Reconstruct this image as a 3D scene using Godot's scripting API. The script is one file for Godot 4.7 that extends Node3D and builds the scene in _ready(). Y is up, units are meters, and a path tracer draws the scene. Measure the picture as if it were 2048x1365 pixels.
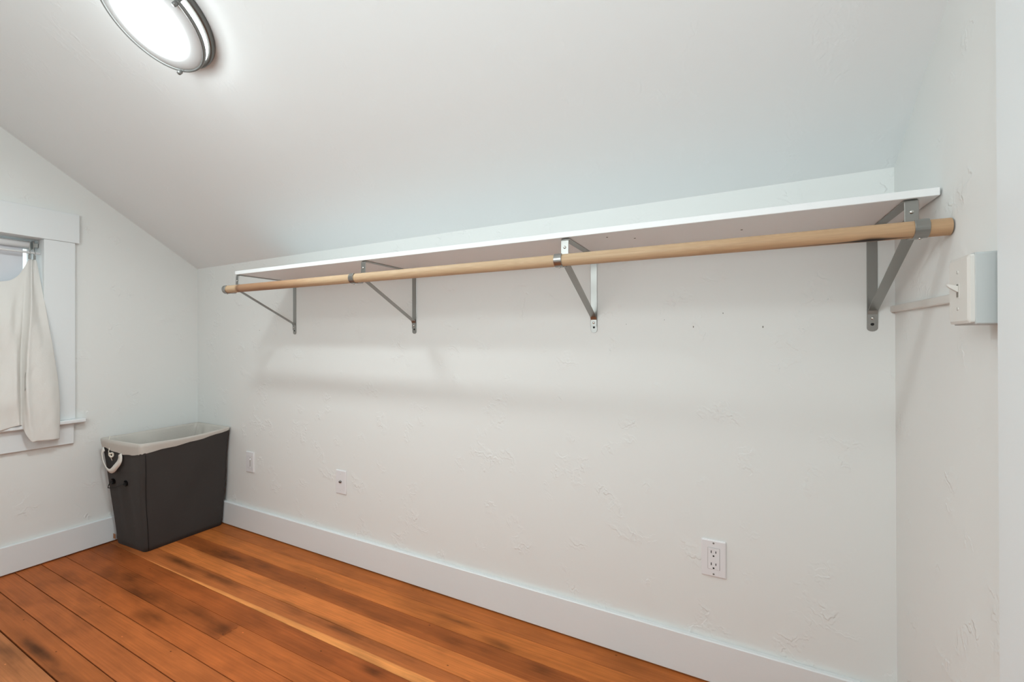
extends Node3D
# An attic closet: back wall at z = 0, left wall (window) at x = -LX, right wall at x = RX, floor at y = 0. Metres.

const LX := 3.0092      # left wall
const RX := 0.3855      # right wall
const HK := 1.5426      # height at which the sloped ceiling meets the back wall
const SL := 0.6531      # rise of the slope per metre
const FLAT := 2.45      # height of the level part of the ceiling
const RIDGE := 1.38938  # z at which the slope runs into it
const DEEP := 2.15      # z of the unseen wall behind the camera, kept near for its window light
const BT := 0.018       # baseboard thickness
const BH := 0.135       # baseboard height
const PITCH := 0.0854   # width of a floor board
const FIRST := 0.0097

var M := {}
var used := {}
var rng := RandomNumberGenerator.new()

func _ready() -> void:
	rng.seed = 77
	look()
	materials()
	room()
	floor_boards()
	window()
	unseen_rear_window()
	door()
	lamp()
	closet_rod_and_shelf()
	wall_plates()
	switch_box()
	hamper()
	blind_and_cloth()

# ---------------------------------------------------------------- camera, sky, exposure
func look() -> void:
	var yaw := 0.476698
	var pitch := 0.002644
	var roll := -0.003173
	var f := Vector3(-sin(yaw) * cos(pitch), sin(pitch), -cos(yaw) * cos(pitch))
	var r := f.cross(Vector3.UP).normalized()
	var u := r.cross(f)
	var r2 := r * cos(roll) + u * sin(roll)
	var u2 := -r * sin(roll) + u * cos(roll)
	var c := Camera3D.new()
	c.name = "camera"
	c.fov = rad_to_deg(2.0 * atan(682.5 / 859.41))
	c.near = 0.02
	c.transform = Transform3D(Basis(r2, u2, -f), Vector3(0, 1.0744, 1.5))
	add_child(c)
	c.current = true
	var sky_m := ProceduralSkyMaterial.new()
	sky_m.sky_top_color = Color(0.86, 0.92, 0.93)
	sky_m.sky_horizon_color = Color(0.90, 0.94, 0.94)
	sky_m.ground_bottom_color = Color(0.5, 0.52, 0.5)
	sky_m.ground_horizon_color = Color(0.7, 0.72, 0.71)
	sky_m.sun_angle_max = 0.0
	sky_m.energy_multiplier = 2.5
	var sky := Sky.new()
	sky.sky_material = sky_m
	var e := Environment.new()
	e.background_mode = Environment.BG_SKY
	e.sky = sky
	e.tonemap_mode = Environment.TONE_MAPPER_LINEAR
	e.tonemap_exposure = 1.03
	e.sdfgi_enabled = true
	e.ssao_enabled = true
	e.ssil_enabled = true
	var we := WorldEnvironment.new()
	we.name = "world_environment"
	we.environment = e
	add_child(we)

const REAR_LIGHT_ENERGY := 1.55  # strength of the unseen light behind the camera
const LAMP_ENERGY := 1.6
const LAMP_ROUND := 0.06
const LAMP_GLOW := 3.0
const SIDE_GLOW := 4.0

# ---------------------------------------------------------------- naming
func numbered(n: String) -> String:
	if not used.has(n):
		used[n] = 0
		return n
	used[n] += 1
	return "%s_%03d" % [n, used[n]]

func tag(o: Node, label: String, category: String, group := "") -> void:
	o.set_meta("label", label)
	o.set_meta("category", category)
	if group != "":
		o.set_meta("group", group)

func thing(n: String, label: String, category: String, at: Transform3D, group := "") -> Node3D:
	var o := Node3D.new()
	o.name = numbered(n)
	o.transform = at
	add_child(o)
	tag(o, label, category, group)
	return o

func frame(n: String, label := "") -> Node3D:      # a piece of the setting that is made of parts
	var o := Node3D.new()
	o.name = n
	add_child(o)
	o.set_meta("kind", "structure")
	if label != "":
		o.set_meta("label", label)
	return o

func obj(n: String, st: SurfaceTool, m: Material, parent: Node = null, label := "") -> MeshInstance3D:
	st.generate_normals()
	return show_mesh(n, st.commit(), m, parent, label)

func show_mesh(n: String, mesh: Mesh, m: Material, parent: Node = null, label := "") -> MeshInstance3D:
	var o := MeshInstance3D.new()
	o.mesh = mesh
	o.material_override = m
	if parent == null:
		o.name = numbered(n)
		add_child(o)
	else:
		o.name = n
		parent.add_child(o, true)
	if label != "":
		o.set_meta("label", label)
	return o

func structure(n: String, st: SurfaceTool, m: Material) -> MeshInstance3D:
	var o := obj(n, st, m)
	o.set_meta("kind", "structure")
	return o

# ---------------------------------------------------------------- shapes
func mb(smooth := false) -> SurfaceTool:
	var st := SurfaceTool.new()
	st.begin(Mesh.PRIMITIVE_TRIANGLES)
	st.set_smooth_group(0 if smooth else -1)
	return st

func tri(st: SurfaceTool, a: Vector3, b: Vector3, c: Vector3, out: Vector3) -> void:
	if (b - a).cross(c - a).dot(out) > 0.0:
		st.add_vertex(a); st.add_vertex(c); st.add_vertex(b)
	else:
		st.add_vertex(a); st.add_vertex(b); st.add_vertex(c)

func quad(st: SurfaceTool, a: Vector3, b: Vector3, c: Vector3, d: Vector3, out: Vector3) -> void:
	tri(st, a, b, c, out)
	tri(st, a, c, d, out)

func triuv(st: SurfaceTool, v: Array, t: Array, out: Vector3) -> void:
	var order := [0, 1, 2]
	if (v[1] - v[0]).cross(v[2] - v[0]).dot(out) > 0.0:
		order = [0, 2, 1]
	for k in order:
		st.set_uv(t[k])
		st.add_vertex(v[k])

# a box with chamfered edges
func box(st: SurfaceTool, c: Vector3, s: Vector3, b := 0.0, xf := Transform3D.IDENTITY) -> void:
	var h := s * 0.5
	b = minf(b, minf(h.x, minf(h.y, h.z)) * 0.98)
	var v := {}
	for sx in [-1, 1]:
		for sy in [-1, 1]:
			for sz in [-1, 1]:
				var k := Vector3i(sx, sy, sz)
				v[[k, 0]] = xf * (c + Vector3(sx * h.x, sy * (h.y - b), sz * (h.z - b)))
				v[[k, 1]] = xf * (c + Vector3(sx * (h.x - b), sy * h.y, sz * (h.z - b)))
				v[[k, 2]] = xf * (c + Vector3(sx * (h.x - b), sy * (h.y - b), sz * h.z))
	for ax in 3:
		var p := (ax + 1) % 3
		var q := (ax + 2) % 3
		for s1 in [-1, 1]:
			var ks := []
			for pr in [[-1, -1], [1, -1], [1, 1], [-1, 1]]:
				var k := Vector3i.ZERO
				k[ax] = s1; k[p] = pr[0]; k[q] = pr[1]
				ks.append(k)
			var out := Vector3.ZERO
			out[ax] = s1
			quad(st, v[[ks[0], ax]], v[[ks[1], ax]], v[[ks[2], ax]], v[[ks[3], ax]], xf.basis * out)
			if b > 0.0:
				for s2 in [-1, 1]:        # the edge along q between faces ax and p
					var k1 := Vector3i.ZERO
					k1[ax] = s1; k1[p] = s2; k1[q] = -1
					var k2 := k1
					k2[q] = 1
					var o2 := Vector3.ZERO
					o2[ax] = s1; o2[p] = s2
					quad(st, v[[k1, ax]], v[[k2, ax]], v[[k2, p]], v[[k1, p]], xf.basis * o2)
	if b > 0.0:
		for sx in [-1, 1]:
			for sy in [-1, 1]:
				for sz in [-1, 1]:
					var k := Vector3i(sx, sy, sz)
					tri(st, v[[k, 0]], v[[k, 1]], v[[k, 2]], xf.basis * Vector3(k))

func span(st: SurfaceTool, lo: Vector3, hi: Vector3, b := 0.0) -> void:
	box(st, (lo + hi) * 0.5, hi - lo, b)

# rings of equal length, joined; closed round, capped if asked
func loft(st: SurfaceTool, rings: Array, cap_a := true, cap_b := true, inward := false) -> void:
	var n: int = rings[0].size()
	var mids := []
	for r in rings:
		var m := Vector3.ZERO
		for p in r:
			m += p
		mids.append(m / n)
	for i in rings.size() - 1:
		var axis: Vector3 = (mids[i] + mids[i + 1]) * 0.5
		for k in n:
			var a: Vector3 = rings[i][k]
			var b: Vector3 = rings[i][(k + 1) % n]
			var c: Vector3 = rings[i + 1][(k + 1) % n]
			var d: Vector3 = rings[i + 1][k]
			var out := (a + b + c + d) * 0.25 - axis
			quad(st, a, b, c, d, -out if inward else out)
	if cap_a:
		for k in n:
			tri(st, mids[0], rings[0][k], rings[0][(k + 1) % n], mids[0] - mids[1])
	if cap_b:
		var e := rings.size() - 1
		for k in n:
			tri(st, mids[e], rings[e][k], rings[e][(k + 1) % n], mids[e] - mids[e - 1])

# a tube along points
func tube(st: SurfaceTool, pts: Array, r: float, seg := 8) -> void:
	var rings := []
	var side := Vector3.ZERO
	for i in pts.size():
		var t: Vector3 = (pts[mini(i + 1, pts.size() - 1)] - pts[maxi(i - 1, 0)]).normalized()
		if side == Vector3.ZERO:
			side = t.cross(Vector3(0.31, 0.87, 0.39)).normalized()
		side = (side - t * side.dot(t)).normalized()
		var up := t.cross(side)
		var ring := []
		for k in seg:
			var a := TAU * k / seg
			ring.append(pts[i] + (side * cos(a) + up * sin(a)) * r)
		rings.append(ring)
	loft(st, rings)

# a profile of (radius, height) turned about local y; open profile, faces point away from the profile's left
func lathe(st: SurfaceTool, prof: Array, seg := 48, xf := Transform3D.IDENTITY, uv := false, rim := 1.0) -> void:
	for i in prof.size() - 1:
		var p: Vector2 = prof[i]
		var q: Vector2 = prof[i + 1]
		var nrm := Vector2(q.y - p.y, -(q.x - p.x))
		for k in seg:
			var a0 := TAU * k / seg
			var a1 := TAU * (k + 1) / seg
			var v := []
			var t := []
			for w in [[p, a0], [p, a1], [q, a1], [q, a0]]:
				v.append(xf * Vector3(w[0].x * cos(w[1]), w[0].y, w[0].x * sin(w[1])))
				t.append(Vector2(w[0].x / rim, 0.5))
			var am := (a0 + a1) * 0.5
			var out := xf.basis * Vector3(nrm.x * cos(am), nrm.y, nrm.x * sin(am))
			if uv:
				triuv(st, [v[0], v[1], v[2]], [t[0], t[1], t[2]], out)
				triuv(st, [v[0], v[2], v[3]], [t[0], t[2], t[3]], out)
			else:
				if p.x > 1e-6:
					tri(st, v[0], v[1], v[2], out)
				if q.x > 1e-6:
					tri(st, v[0], v[2], v[3], out)

# a flat bar swept along points in a plane: pts are centre points, across its width direction, n its thickness
func strap(st: SurfaceTool, pts: Array, across: Vector3, width: float, thick: float) -> void:
	var rings := []
	for i in pts.size():
		var t: Vector3 = (pts[mini(i + 1, pts.size() - 1)] - pts[maxi(i - 1, 0)]).normalized()
		var n := across.cross(t).normalized()
		var w := width
		var c := minf(thick * 0.3, 0.0006)
		var ring := []
		for q in [[-1, -1, 0], [1, -1, 0], [1, -1, 1], [1, 1, 1], [1, 1, 0], [-1, 1, 0], [-1, 1, 1], [-1, -1, 1]]:
			var x: float = q[0] * (w * 0.5 - (c if q[2] == 0 else 0.0))
			var y: float = q[1] * (thick * 0.5 - (0.0 if q[2] == 0 else c))
			ring.append(pts[i] + across * x + n * y)
		rings.append(ring)
	loft(st, rings)

# a plate cut to an outline (xy, counterclockwise) and raised from z0 to z1, its front edge bevelled
func plate(st: SurfaceTool, outline: PackedVector2Array, z0: float, z1: float, bevel: float, xf := Transform3D.IDENTITY) -> void:
	var mid := Vector2.ZERO
	for p in outline:
		mid += p
	mid /= outline.size()
	var n := outline.size()
	var inner := PackedVector2Array()
	var lo := outline[0]
	var hi := outline[0]
	for p in outline:
		lo = lo.min(p)
		hi = hi.max(p)
	var half := (hi - lo) * 0.5
	for p in outline:
		inner.append(mid + (p - mid) * Vector2(maxf(half.x - bevel, 0.0001) / half.x, maxf(half.y - bevel, 0.0001) / half.y))
	for k in n:
		var a := outline[k]
		var b := outline[(k + 1) % n]
		var ai := inner[k]
		var bi := inner[(k + 1) % n]
		var o := Vector3((a + b).x * 0.5 - mid.x, (a + b).y * 0.5 - mid.y, 0)
		quad(st, xf * Vector3(a.x, a.y, z0), xf * Vector3(b.x, b.y, z0), xf * Vector3(b.x, b.y, z1 - bevel * 0.6), xf * Vector3(a.x, a.y, z1 - bevel * 0.6), xf.basis * o)
		quad(st, xf * Vector3(a.x, a.y, z1 - bevel * 0.6), xf * Vector3(b.x, b.y, z1 - bevel * 0.6), xf * Vector3(bi.x, bi.y, z1), xf * Vector3(ai.x, ai.y, z1), xf.basis * (o.normalized() + Vector3(0, 0, 1)))
		tri(st, xf * Vector3(mid.x, mid.y, z1), xf * Vector3(ai.x, ai.y, z1), xf * Vector3(bi.x, bi.y, z1), xf.basis * Vector3(0, 0, 1))
		tri(st, xf * Vector3(mid.x, mid.y, z0), xf * Vector3(a.x, a.y, z0), xf * Vector3(b.x, b.y, z0), xf.basis * Vector3(0, 0, -1))

func rounded(w: float, h: float, r: float, seg := 4) -> PackedVector2Array:
	var out := PackedVector2Array()
	for q in [[1, 1, 0.0], [-1, 1, 0.5], [-1, -1, 1.0], [1, -1, 1.5]]:
		for k in seg + 1:
			var a: float = (q[2] + 0.5 * k / seg) * PI
			out.append(Vector2(q[0] * (w * 0.5 - r) + r * cos(a), q[1] * (h * 0.5 - r) + r * sin(a)))
	return out

func disc(st: SurfaceTool, at: Transform3D, r: float, h: float, seg := 12) -> void:   # a low domed head, axis local z
	var prof := [Vector2(r, 0), Vector2(r, h * 0.4), Vector2(r * 0.85, h * 0.75), Vector2(r * 0.5, h * 0.96), Vector2(0, h)]
	lathe(st, prof, seg, at * Transform3D(Basis(Vector3(1, 0, 0), Vector3(0, 0, 1), Vector3(0, -1, 0)), Vector3.ZERO))

# ---------------------------------------------------------------- materials
func flat(c: Color, rough := 0.6, metal := 0.0, spec := 0.5) -> StandardMaterial3D:
	var m := StandardMaterial3D.new()
	m.albedo_color = c
	m.roughness = rough
	m.metallic = metal
	m.metallic_specular = spec
	return m

func noise(sd: int, freq: float, octaves := 3) -> FastNoiseLite:
	var n := FastNoiseLite.new()
	n.seed = sd
	n.frequency = freq
	n.noise_type = FastNoiseLite.TYPE_SIMPLEX_SMOOTH
	n.fractal_octaves = octaves
	return n

func normal_from(h: PackedFloat32Array, n: int, strength: float) -> ImageTexture:
	var d := PackedByteArray()
	d.resize(n * n * 3)
	for y in n:
		var y0 := ((y + n - 1) % n) * n
		var y1 := ((y + 1) % n) * n
		for x in n:
			var dx := (h[y * n + (x + 1) % n] - h[y * n + (x + n - 1) % n]) * strength
			var dy := (h[y1 + x] - h[y0 + x]) * strength
			var l := 1.0 / sqrt(dx * dx + dy * dy + 1.0)
			var k := (y * n + x) * 3
			d[k] = int((-dx * l * 0.5 + 0.5) * 255.0 + 0.5)
			d[k + 1] = int((dy * l * 0.5 + 0.5) * 255.0 + 0.5)
			d[k + 2] = int((l * 0.5 + 0.5) * 255.0 + 0.5)
	var im := Image.create_from_data(n, n, false, Image.FORMAT_RGB8, d)
	im.generate_mipmaps()
	return ImageTexture.create_from_image(im)

# trowelled plaster: mostly smooth, with sparse lips where the trowel skipped
func plaster_normal() -> ImageTexture:
	var n := 1024
	var na := noise(11, 0.011, 4)
	na.domain_warp_enabled = true
	na.domain_warp_amplitude = 22.0
	na.domain_warp_frequency = 0.012
	var a := na.get_seamless_image(n, n).get_data()
	var b := noise(12, 0.0075, 2).get_seamless_image(n, n).get_data()
	var c := noise(13, 0.06, 3).get_seamless_image(n, n).get_data()
	var h := PackedFloat32Array()
	h.resize(n * n)
	for i in n * n:
		var v := a[i] / 255.0
		var mask := smoothstep(0.60, 0.80, b[i] / 255.0)
		var lip := smoothstep(0.50, 0.53, v) - 0.6 * smoothstep(0.53, 0.66, v)
		var lip2 := smoothstep(0.36, 0.39, v) - 0.7 * smoothstep(0.39, 0.5, v)
		h[i] = mask * (lip + 0.5 * lip2) * (0.5 + c[i] / 255.0) + 0.05 * v
	return normal_from(h, n, 1.6)

func weave_normal() -> ImageTexture:
	var n := 256
	var nz := noise(21, 0.05, 2).get_seamless_image(n, n).get_data()
	var h := PackedFloat32Array()
	h.resize(n * n)
	for y in n:
		for x in n:
			h[y * n + x] = 0.5 * absf(sin(PI * x / 4.0)) * (1.0 if (x / 4 + y / 4) % 2 == 0 else 0.5) + 0.5 * absf(sin(PI * y / 4.0)) + nz[y * n + x] / 255.0 * 0.6
	return normal_from(h, n, 0.9)

func triplanar(m: StandardMaterial3D, metres: float) -> void:
	m.uv1_triplanar = true
	m.uv1_world_triplanar = true
	m.uv1_scale = Vector3.ONE / metres

func bump(m: StandardMaterial3D, t: Texture2D, s: float) -> void:
	m.normal_enabled = true
	m.normal_texture = t
	m.normal_scale = s

func materials() -> void:
	var pl := plaster_normal()
	M.wall = flat(Color(0.918, 0.921, 0.910), 0.75, 0.0, 0.3)
	triplanar(M.wall, 1.5)
	bump(M.wall, pl, 0.28)
	M.ceiling = flat(Color(0.925, 0.932, 0.930), 0.75, 0.0, 0.3)
	triplanar(M.ceiling, 1.5)
	bump(M.ceiling, pl, 0.28)
	var brush := noise(31, 0.03, 3)
	var bi := brush.get_seamless_image(512, 512).get_data()
	var hh := PackedFloat32Array()
	hh.resize(512 * 512)
	for i in 512 * 512:
		hh[i] = bi[i] / 255.0
	var bn := normal_from(hh, 512, 1.0)
	M.trim = flat(Color(0.912, 0.924, 0.926), 0.42, 0.0, 0.45)
	triplanar(M.trim, 0.30)
	bump(M.trim, bn, 0.10)
	M.shelf = flat(Color(0.95, 0.95, 0.95), 0.4, 0.0, 0.45)
	triplanar(M.shelf, 0.30)
	bump(M.shelf, bn, 0.08)
	M.plastic = flat(Color(0.92, 0.915, 0.92), 0.3)
	M.ivory = flat(Color(0.86, 0.845, 0.82), 0.35)
	M.box = flat(Color(0.76, 0.775, 0.77), 0.45)
	M.nick = flat(Color(0.52, 0.50, 0.47), 0.9)
	M.dark = flat(Color(0.03, 0.028, 0.026), 0.7)
	M.steel = flat(Color(0.61, 0.605, 0.59), 0.33, 1.0)
	M.screw = flat(Color(0.78, 0.77, 0.75), 0.25, 1.0)
	M.nickel = flat(Color(0.50, 0.50, 0.49), 0.45, 0.6)
	M.nickel_base = flat(Color(0.45, 0.445, 0.43), 0.4, 1.0)
	var wn := weave_normal()
	M.charcoal = flat(Color(0.275, 0.262, 0.255), 0.9, 0.0, 0.2)
	triplanar(M.charcoal, 0.14)
	bump(M.charcoal, wn, 0.35)
	M.charcoal.rim_enabled = true
	M.charcoal.rim = 0.3
	M.liner = flat(Color(0.80, 0.78, 0.75), 0.9, 0.0, 0.2)
	triplanar(M.liner, 0.16)
	bump(M.liner, wn, 0.35)
	M.webbing = flat(Color(0.93, 0.92, 0.89), 0.85, 0.0, 0.2)
	M.cord = flat(Color(0.93, 0.90, 0.84), 0.9, 0.0, 0.2)
	M.leather = flat(Color(0.62, 0.42, 0.27), 0.7)
	M.cloth = flat(Color(0.905, 0.893, 0.872), 0.92, 0.0, 0.2)
	triplanar(M.cloth, 0.12)
	bump(M.cloth, wn, 0.4)
	M.blind = flat(Color(0.90, 0.91, 0.93), 0.8, 0.0, 0.2)
	M.blind.backlight_enabled = true
	M.blind.backlight = Color(0.35, 0.36, 0.38)
	M.glass = flat(Color(0.95, 0.97, 0.97, 0.08), 0.02)
	M.glass.transparency = BaseMaterial3D.TRANSPARENCY_ALPHA
	M.rear_pane_glow = flat(Color(0.93, 0.95, 0.95), 0.6)
	M.rear_pane_glow.emission_enabled = true  # glow of the panes in the unseen rear window
	M.rear_pane_glow.emission = Color(0.97, 1.0, 0.99)
	M.rear_pane_glow.emission_energy_multiplier = 1.0
	M.floor = floor_wood()
	M.subfloor = flat(Color(0.09, 0.055, 0.035), 0.9)
	M.rod = rod_wood()
	M.rod_end = flat(Color(0.62, 0.48, 0.34), 0.7)

func bytes_to_texture(d: PackedByteArray, w: int, h: int) -> ImageTexture:
	var im := Image.create_from_data(w, h, false, Image.FORMAT_RGB8, d)
	im.generate_mipmaps()
	return ImageTexture.create_from_image(im)

# twelve boards in one sheet: u runs along the boards (x from -3.05, 3.5 m), v across (12 boards)
func floor_wood() -> StandardMaterial3D:
	var w := 2048
	var h := 768
	var tone := [
		Color(0.640, 0.390, 0.225), Color(0.700, 0.430, 0.240), Color(0.590, 0.345, 0.195), Color(0.735, 0.455, 0.265),
		Color(0.650, 0.395, 0.240), Color(0.590, 0.335, 0.190), Color(0.660, 0.385, 0.220), Color(0.640, 0.370, 0.212),
		Color(0.650, 0.385, 0.228), Color(0.630, 0.375, 0.228), Color(0.600, 0.360, 0.215), Color(0.640, 0.425, 0.290)]
	# worn and stained patches: x, z, reach along x, reach along z, depth
	var spots := [
		[-2.50, 0.566, 0.16, 0.055, 0.34], [-2.25, 0.592, 0.14, 0.04, 0.30], [-2.03, 0.65, 0.10, 0.035, 0.34], [-1.69, 0.555, 0.09, 0.05, 0.30],
		[-2.32, 0.235, 0.22, 0.045, 0.30], [-2.05, 0.225, 0.25, 0.04, 0.22], [-2.40, 0.375, 0.16, 0.022, 0.36], [-2.10, 0.37, 0.18, 0.022, 0.28],
		[-2.10, 0.925, 0.30, 0.020, 0.45], [-1.70, 0.47, 0.12, 0.03, 0.24], [-1.65, 0.22, 0.25, 0.035, 0.22], [-1.30, 0.22, 0.2, 0.035, 0.16],
		[-1.05, 0.46, 0.07, 0.02, 0.28], [-0.74, 0.163, 0.10, 0.03, 0.24], [-0.95, 0.125, 0.15, 0.016, 0.30], [-2.86, 0.46, 0.16, 0.06, 0.28],
		[-0.60, 0.20, 0.12, 0.04, 0.22], [-0.85, 0.22, 0.16, 0.03, 0.20], [-1.45, 0.36, 0.3, 0.02, 0.20], [-1.15, 0.365, 0.3, 0.02, 0.20],
		[-2.72, 0.70, 0.14, 0.05, 0.16], [-2.2, 0.75, 0.2, 0.04, 0.10], [-1.9, 0.56, 0.2, 0.04, 0.16], [-1.35, 0.50, 0.14, 0.03, 0.16], [-2.3, 0.98, 0.2, 0.02, 0.35], [-1.05, 0.30, 0.25, 0.05, -0.03]]
	var grain := noise(41, 1.0, 3)
	var fine := noise(42, 1.0, 2)
	var blot := noise(43, 1.0, 4)
	var patch := noise(44, 1.0, 4)
	var per_board := float(h) / 12.0
	var d := PackedByteArray()
	d.resize(w * h * 3)
	var dark := PackedFloat32Array()
	dark.resize(w * h)
	for s in spots:
		var x0 := int((s[0] - s[2] * 1.6 + 3.05) / 3.5 * w)
		var x1 := int((s[0] + s[2] * 1.6 + 3.05) / 3.5 * w)
		var y0 := int((s[1] - s[3] * 1.6 - FIRST) / (PITCH * 12.0) * h)
		var y1 := int((s[1] + s[3] * 1.6 - FIRST) / (PITCH * 12.0) * h)
		for y in range(maxi(y0, 0), mini(y1, h - 1) + 1):
			var dz: float = (FIRST + (y + 0.5) / h * PITCH * 12.0 - s[1]) / s[3]
			for x in range(maxi(x0, 0), mini(x1, w - 1) + 1):
				var dx: float = ((x + 0.5) / w * 3.5 - 3.05 - s[0]) / s[2]
				var q := dx * dx + dz * dz
				if q < 2.5:
					dark[y * w + x] += s[4] * exp(-q * 1.5)
	for y in h:
		var b := int(y / per_board)
		var across := (y / per_board) - b
		for x in w:
			var xm := x * 3.5 / w
			var zm := y * PITCH * 12.0 / h
			var t: Color = tone[b]
			if b == 6 and xm - 3.05 < -1.67 + 0.006 * sin(zm * 300.0):
				t = Color(0.600, 0.345, 0.200)
			if b == 4:
				t = t.lerp(Color(0.80, 0.55, 0.345), smoothstep(-0.035, 0.035, across - 1.0 + lerpf(0.0, 0.40, clampf((xm - 0.42) / 1.45, 0.0, 1.0)) + 0.05 * grain.get_noise_2d(xm * 1.4, 7.0)))
			var g := grain.get_noise_3d(xm * 1.6, zm * 110.0, b * 9.0)
			var f := fine.get_noise_3d(xm * 9.0, zm * 420.0, b * 5.0)
			var bl := blot.get_noise_3d(xm * 3.2, zm * 9.0, b * 3.0)
			var k := 1.0 + 0.085 * g + 0.045 * f + 0.10 * bl
			var pt := patch.get_noise_3d(xm * 4.0, zm * 12.0, b * 7.0)
			k *= 1.0 - 0.07 * smoothstep(-0.1, 0.5, pt)
			var dk := dark[y * w + x]
			if dk > 0.02:
				k *= 1.0 - minf(dk * clampf(0.75 + 1.1 * bl + 0.7 * pt, 0.1, 1.3), 0.5)
			var i := (y * w + x) * 3
			d[i] = int(clampf(t.r * 1.13 * k, 0, 1) * 255.0)
			d[i + 1] = int(clampf(t.g * 1.07 * k, 0, 1) * 255.0)
			d[i + 2] = int(clampf(t.b * 0.97 * k, 0, 1) * 255.0)
	var r2 := RandomNumberGenerator.new()
	r2.seed = 5
	for n in 46:                       # small knots, nail heads and lint
		var x := r2.randi_range(4, w - 5)
		var y := r2.randi_range(4, h - 5)
		var light := n % 5 == 0
		for dy in range(-1, 2):
			for dx in range(-2, 3):
				if absi(dx) + absi(dy) * 2 > 3:
					continue
				var i := ((y + dy) * w + x + dx) * 3
				for ch in 3:
					d[i + ch] = clampi(int(d[i + ch] * (1.28 if light else 0.62)), 0, 255)
	var m := flat(Color.WHITE, 0.45, 0.0, 0.2)
	m.albedo_texture = bytes_to_texture(d, w, h)
	return m

# the rod: u along it (2.46 m), v round it
func rod_wood() -> StandardMaterial3D:
	var w := 2048
	var h := 96
	var g1 := noise(51, 1.0, 3)
	var g2 := noise(52, 1.0, 2)
	var d := PackedByteArray()
	d.resize(w * h * 3)
	for y in h:
		var a := TAU * y / h
		for x in w:
			var xm := x * 2.46 / w
			var p := Vector3(xm * 1.3, cos(a) * 2.0, sin(a) * 2.0)
			var rings := g1.get_noise_3d(p.x * 0.9, p.y * 0.9, p.z * 0.9)
			var band := 0.5 + 0.5 * sin(rings * 42.0)
			var f := g2.get_noise_3d(xm * 14.0, p.y * 16.0, p.z * 16.0)
			var c := Color(0.790, 0.680, 0.550).lerp(Color(0.690, 0.560, 0.435), 0.45 * band * smoothstep(-0.5, 0.5, rings) + 0.15)
			var brown := smoothstep(0.085, 0.10, xm) * (1.0 - smoothstep(0.30, 0.72, xm)) * 0.75
			c = c.lerp(Color(0.600, 0.435, 0.315), brown)
			c = c.lerp(Color(0.40, 0.27, 0.18), 0.5 * exp(-pow((xm - 0.10) / 0.012, 2)))
			c = c.lerp(Color(0.715, 0.565, 0.425), smoothstep(1.7, 2.2, xm) * 0.6)
			# a dark split along a knot near the right end, on the lower front
			var va := fposmod(a - 5.02 - (xm - 2.27) * 0.55, TAU)
			if va > PI:
				va -= TAU
			var along := exp(-pow((xm - 2.33) / 0.060, 2)) + 0.55 * exp(-pow((xm - 2.24) / 0.07, 2))
			c = c.lerp(Color(0.10, 0.07, 0.05), clampf(along * exp(-pow(va / (0.07 + 0.26 * exp(-pow((xm - 2.335) / 0.03, 2))), 2)), 0, 1))
			var k := 1.0 + 0.05 * f
			var i := (y * w + x) * 3
			d[i] = int(clampf(c.r * k, 0, 1) * 255.0)
			d[i + 1] = int(clampf(c.g * k, 0, 1) * 255.0)
			d[i + 2] = int(clampf(c.b * k, 0, 1) * 255.0)
	var m := flat(Color.WHITE, 0.5, 0.0, 0.4)
	m.albedo_texture = bytes_to_texture(d, w, h)
	return m

# ---------------------------------------------------------------- the room
func roof(z: float) -> float:
	return minf(HK + SL * z, FLAT)

# a wall panel across x (thick outward), outlined in (z, y)
func gable(st: SurfaceTool, x0: float, x1: float, outline: Array) -> void:
	var n := outline.size()
	var poly := PackedVector2Array(outline)
	var t := Geometry2D.triangulate_polygon(poly)
	for xx in [x0, x1]:
		for i in range(0, t.size(), 3):
			var a := poly[t[i]]
			var b := poly[t[i + 1]]
			var c := poly[t[i + 2]]
			tri(st, Vector3(xx, a.y, a.x), Vector3(xx, b.y, b.x), Vector3(xx, c.y, c.x), Vector3(xx - (x0 + x1) * 0.5, 0, 0))
	var turn := 1.0 if not Geometry2D.is_polygon_clockwise(poly) else -1.0
	for k in n:
		var a := poly[k]
		var b := poly[(k + 1) % n]
		var d := b - a
		quad(st, Vector3(x0, a.y, a.x), Vector3(x0, b.y, b.x), Vector3(x1, b.y, b.x), Vector3(x1, a.y, a.x), Vector3(0, -d.x, d.y) * turn)

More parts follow.
